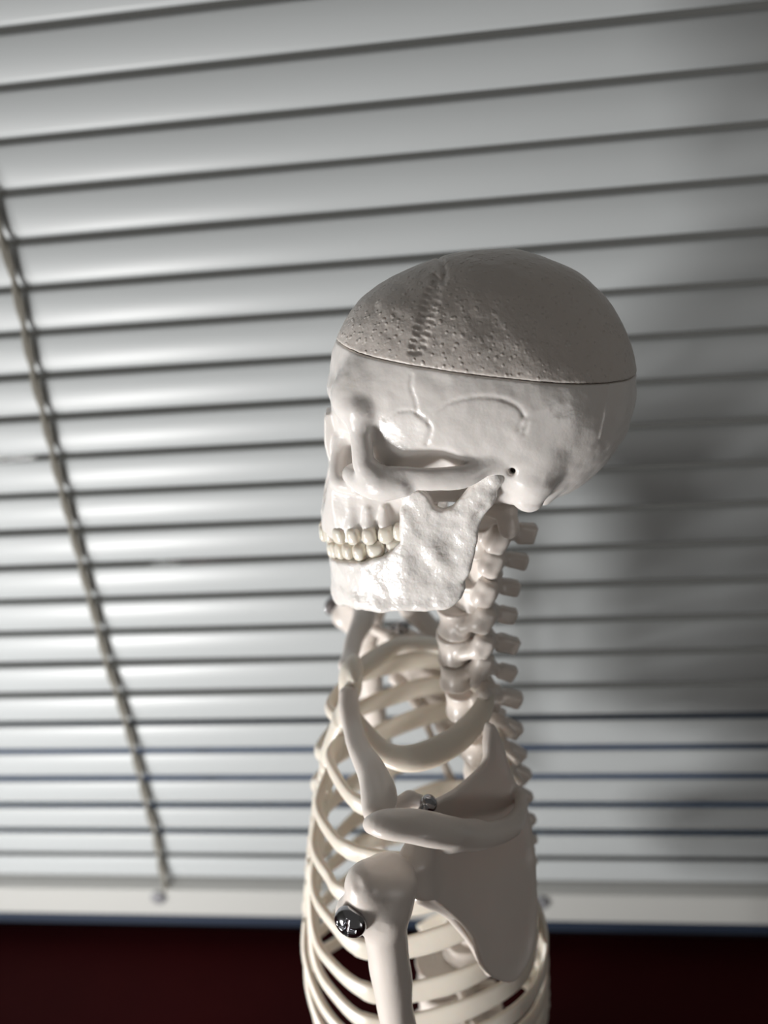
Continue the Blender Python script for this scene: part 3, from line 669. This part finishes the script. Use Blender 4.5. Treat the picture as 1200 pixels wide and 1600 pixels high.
for k in range(4):
    x = -5.4+3.6*k; L = (40, 44, 42, 35)[k]
    hd.add(Chain([wr+[x*.5, 0, -6], wr+[x, -1, -20], wr+[x*1.1, 0, -20-(L-20)*.5], wr+[x*1.1, 2.5, -L]], [1.6, 1.4, 1.2, 0.9], 0.3), 0.4)
hd.add(Chain([wr+[-4, 0, -6], wr+[-10, 2, -15], wr+[-11, 4, -25]], [1.8, 1.5, 1.1], 0.3), 0.5)
pair('hand', hd, M_BONE, SK, 0.16)

# ---------------------------------------------------------------- pelvis and stand (below the picture)
pv = Vol((-42, -48, 40), (34, 48, 108), 0.8)
bz = LB[1]-6; ba = LB[0]
pv.add(Chain([(ba, 0, bz-4), (ba+8, 0, bz-18), (ba+9, 0, bz-32)], [9, 7, 3], 1))
pv.add(Chain([(ba+6, -14, bz-6), (ba+6, 14, bz-6)], [6, 6]), 4)
for m in (1, -1):
    pv.add(Ell((ba-3, m*27, bz-3), (19, 3.2, 17), rotm('X', m*22)), 2)
    pv.add(Chain([(ba+4, m*19, bz-10), (ba-6, m*24, bz-24), (ba-20, m*12, bz-34), (ba-23, m*2, bz-35)], [5, 7, 4, 3.6], 1), 3)
    pv.add(Chain([(ba-6, m*24, bz-24), (ba+3, m*17, bz-42), (ba-12, m*8, bz-42)], [6, 4, 3], 1), 3)
volobj('pelvis', pv, M_BONE, SK)
V, Q = sweep([(6, 0, 6), (6, 0, 60), (6, 0, bz-20)], (2.6, 2.6), nrm=(1, 0, 0), n=18); link_mesh('stand_pole', V, Q, M_STAND, SK)
V, Q = sweep([(6, 0, 0), (6, 0, 1), (6, 0, 5), (6, 0, 7), (6, 0, 9)], [(58, 58), (60, 60), (60, 60), (56, 56), (6, 6)], nrm=(1, 0, 0), n=48); link_mesh('stand_base', V, Q, mat('base_plastic', (0.02, 0.02, 0.022), 0.4), SK)

# ---------------------------------------------------------------- screws
def screw(c, d, r, h, mirror):
    d = np.array(d, float); d /= np.linalg.norm(d)
    v = Vol((-r-1, -r-1, -1.5), (r+1, r+1, h+1), 0.16)
    X, Y, Z = v.g((slice(None),)*3); X, Y, Z = X+0*Y+0*Z, Y+0*X+0*Z, Z+0*X+0*Y
    R = (r*r+h*h)/(2*h)+0.6; dome = np.sqrt(X**2+Y**2+(Z-h+R)**2)-R; f = smax(smax(dome, np.sqrt(X**2+Y**2)-r, 0.5), -Z-1, 0.2)
    k = 0.9+(Z-h)*0.12; cr = np.minimum(np.maximum(np.abs(X)-k*.8, np.abs(Y)-r*.58), np.maximum(np.abs(Y)-k*.8, np.abs(X)-r*.58)); cr = np.maximum(cr, (h-1.6)-Z)
    v.F = smax(f, -cr, 0.35).astype(np.float32); V, Q = v.mesh()
    z = d; x = np.cross([0.3, 0.2, 1.0], z); x /= np.linalg.norm(x); y = np.cross(z, x)
    V = c+V[:, [0]]*x+V[:, [1]]*y+V[:, [2]]*z
    o = link_mesh('screw', V, Q, M_STEEL, SK, mirror, lift=0.16 if mirror else 0)
    if mirror: o.location.x -= 0.003; o['label'] = 'shiny steel cross-head shoulder screw'; return o
sc_ = px(547, 1441, -79.5); nt_ = px(669, 1250, -52)
for mir in (False, True): screw(sc_, (-0.45, -0.85, 0.12), 4.8, 3.0, mir)
def nut(mir):
    V, Q = [], []
    v = Vol(nt_-6, nt_+6, 0.25); v.add(Ell(nt_+[0, 0, -1.5], (2.7, 2.7, 3.0))); v.add(Chain([nt_, nt_+[-6, -5, -5.0]], [1.2, 1.2])); V, Q = v.mesh()
    o = link_mesh('nut', V, Q, M_STEEL, SK, mir); o['label'] = 'dark steel cap nut behind the shoulder'
nut(False); nut(True)
for o in C.objects:
    if 'ctr' in o: del o['ctr']
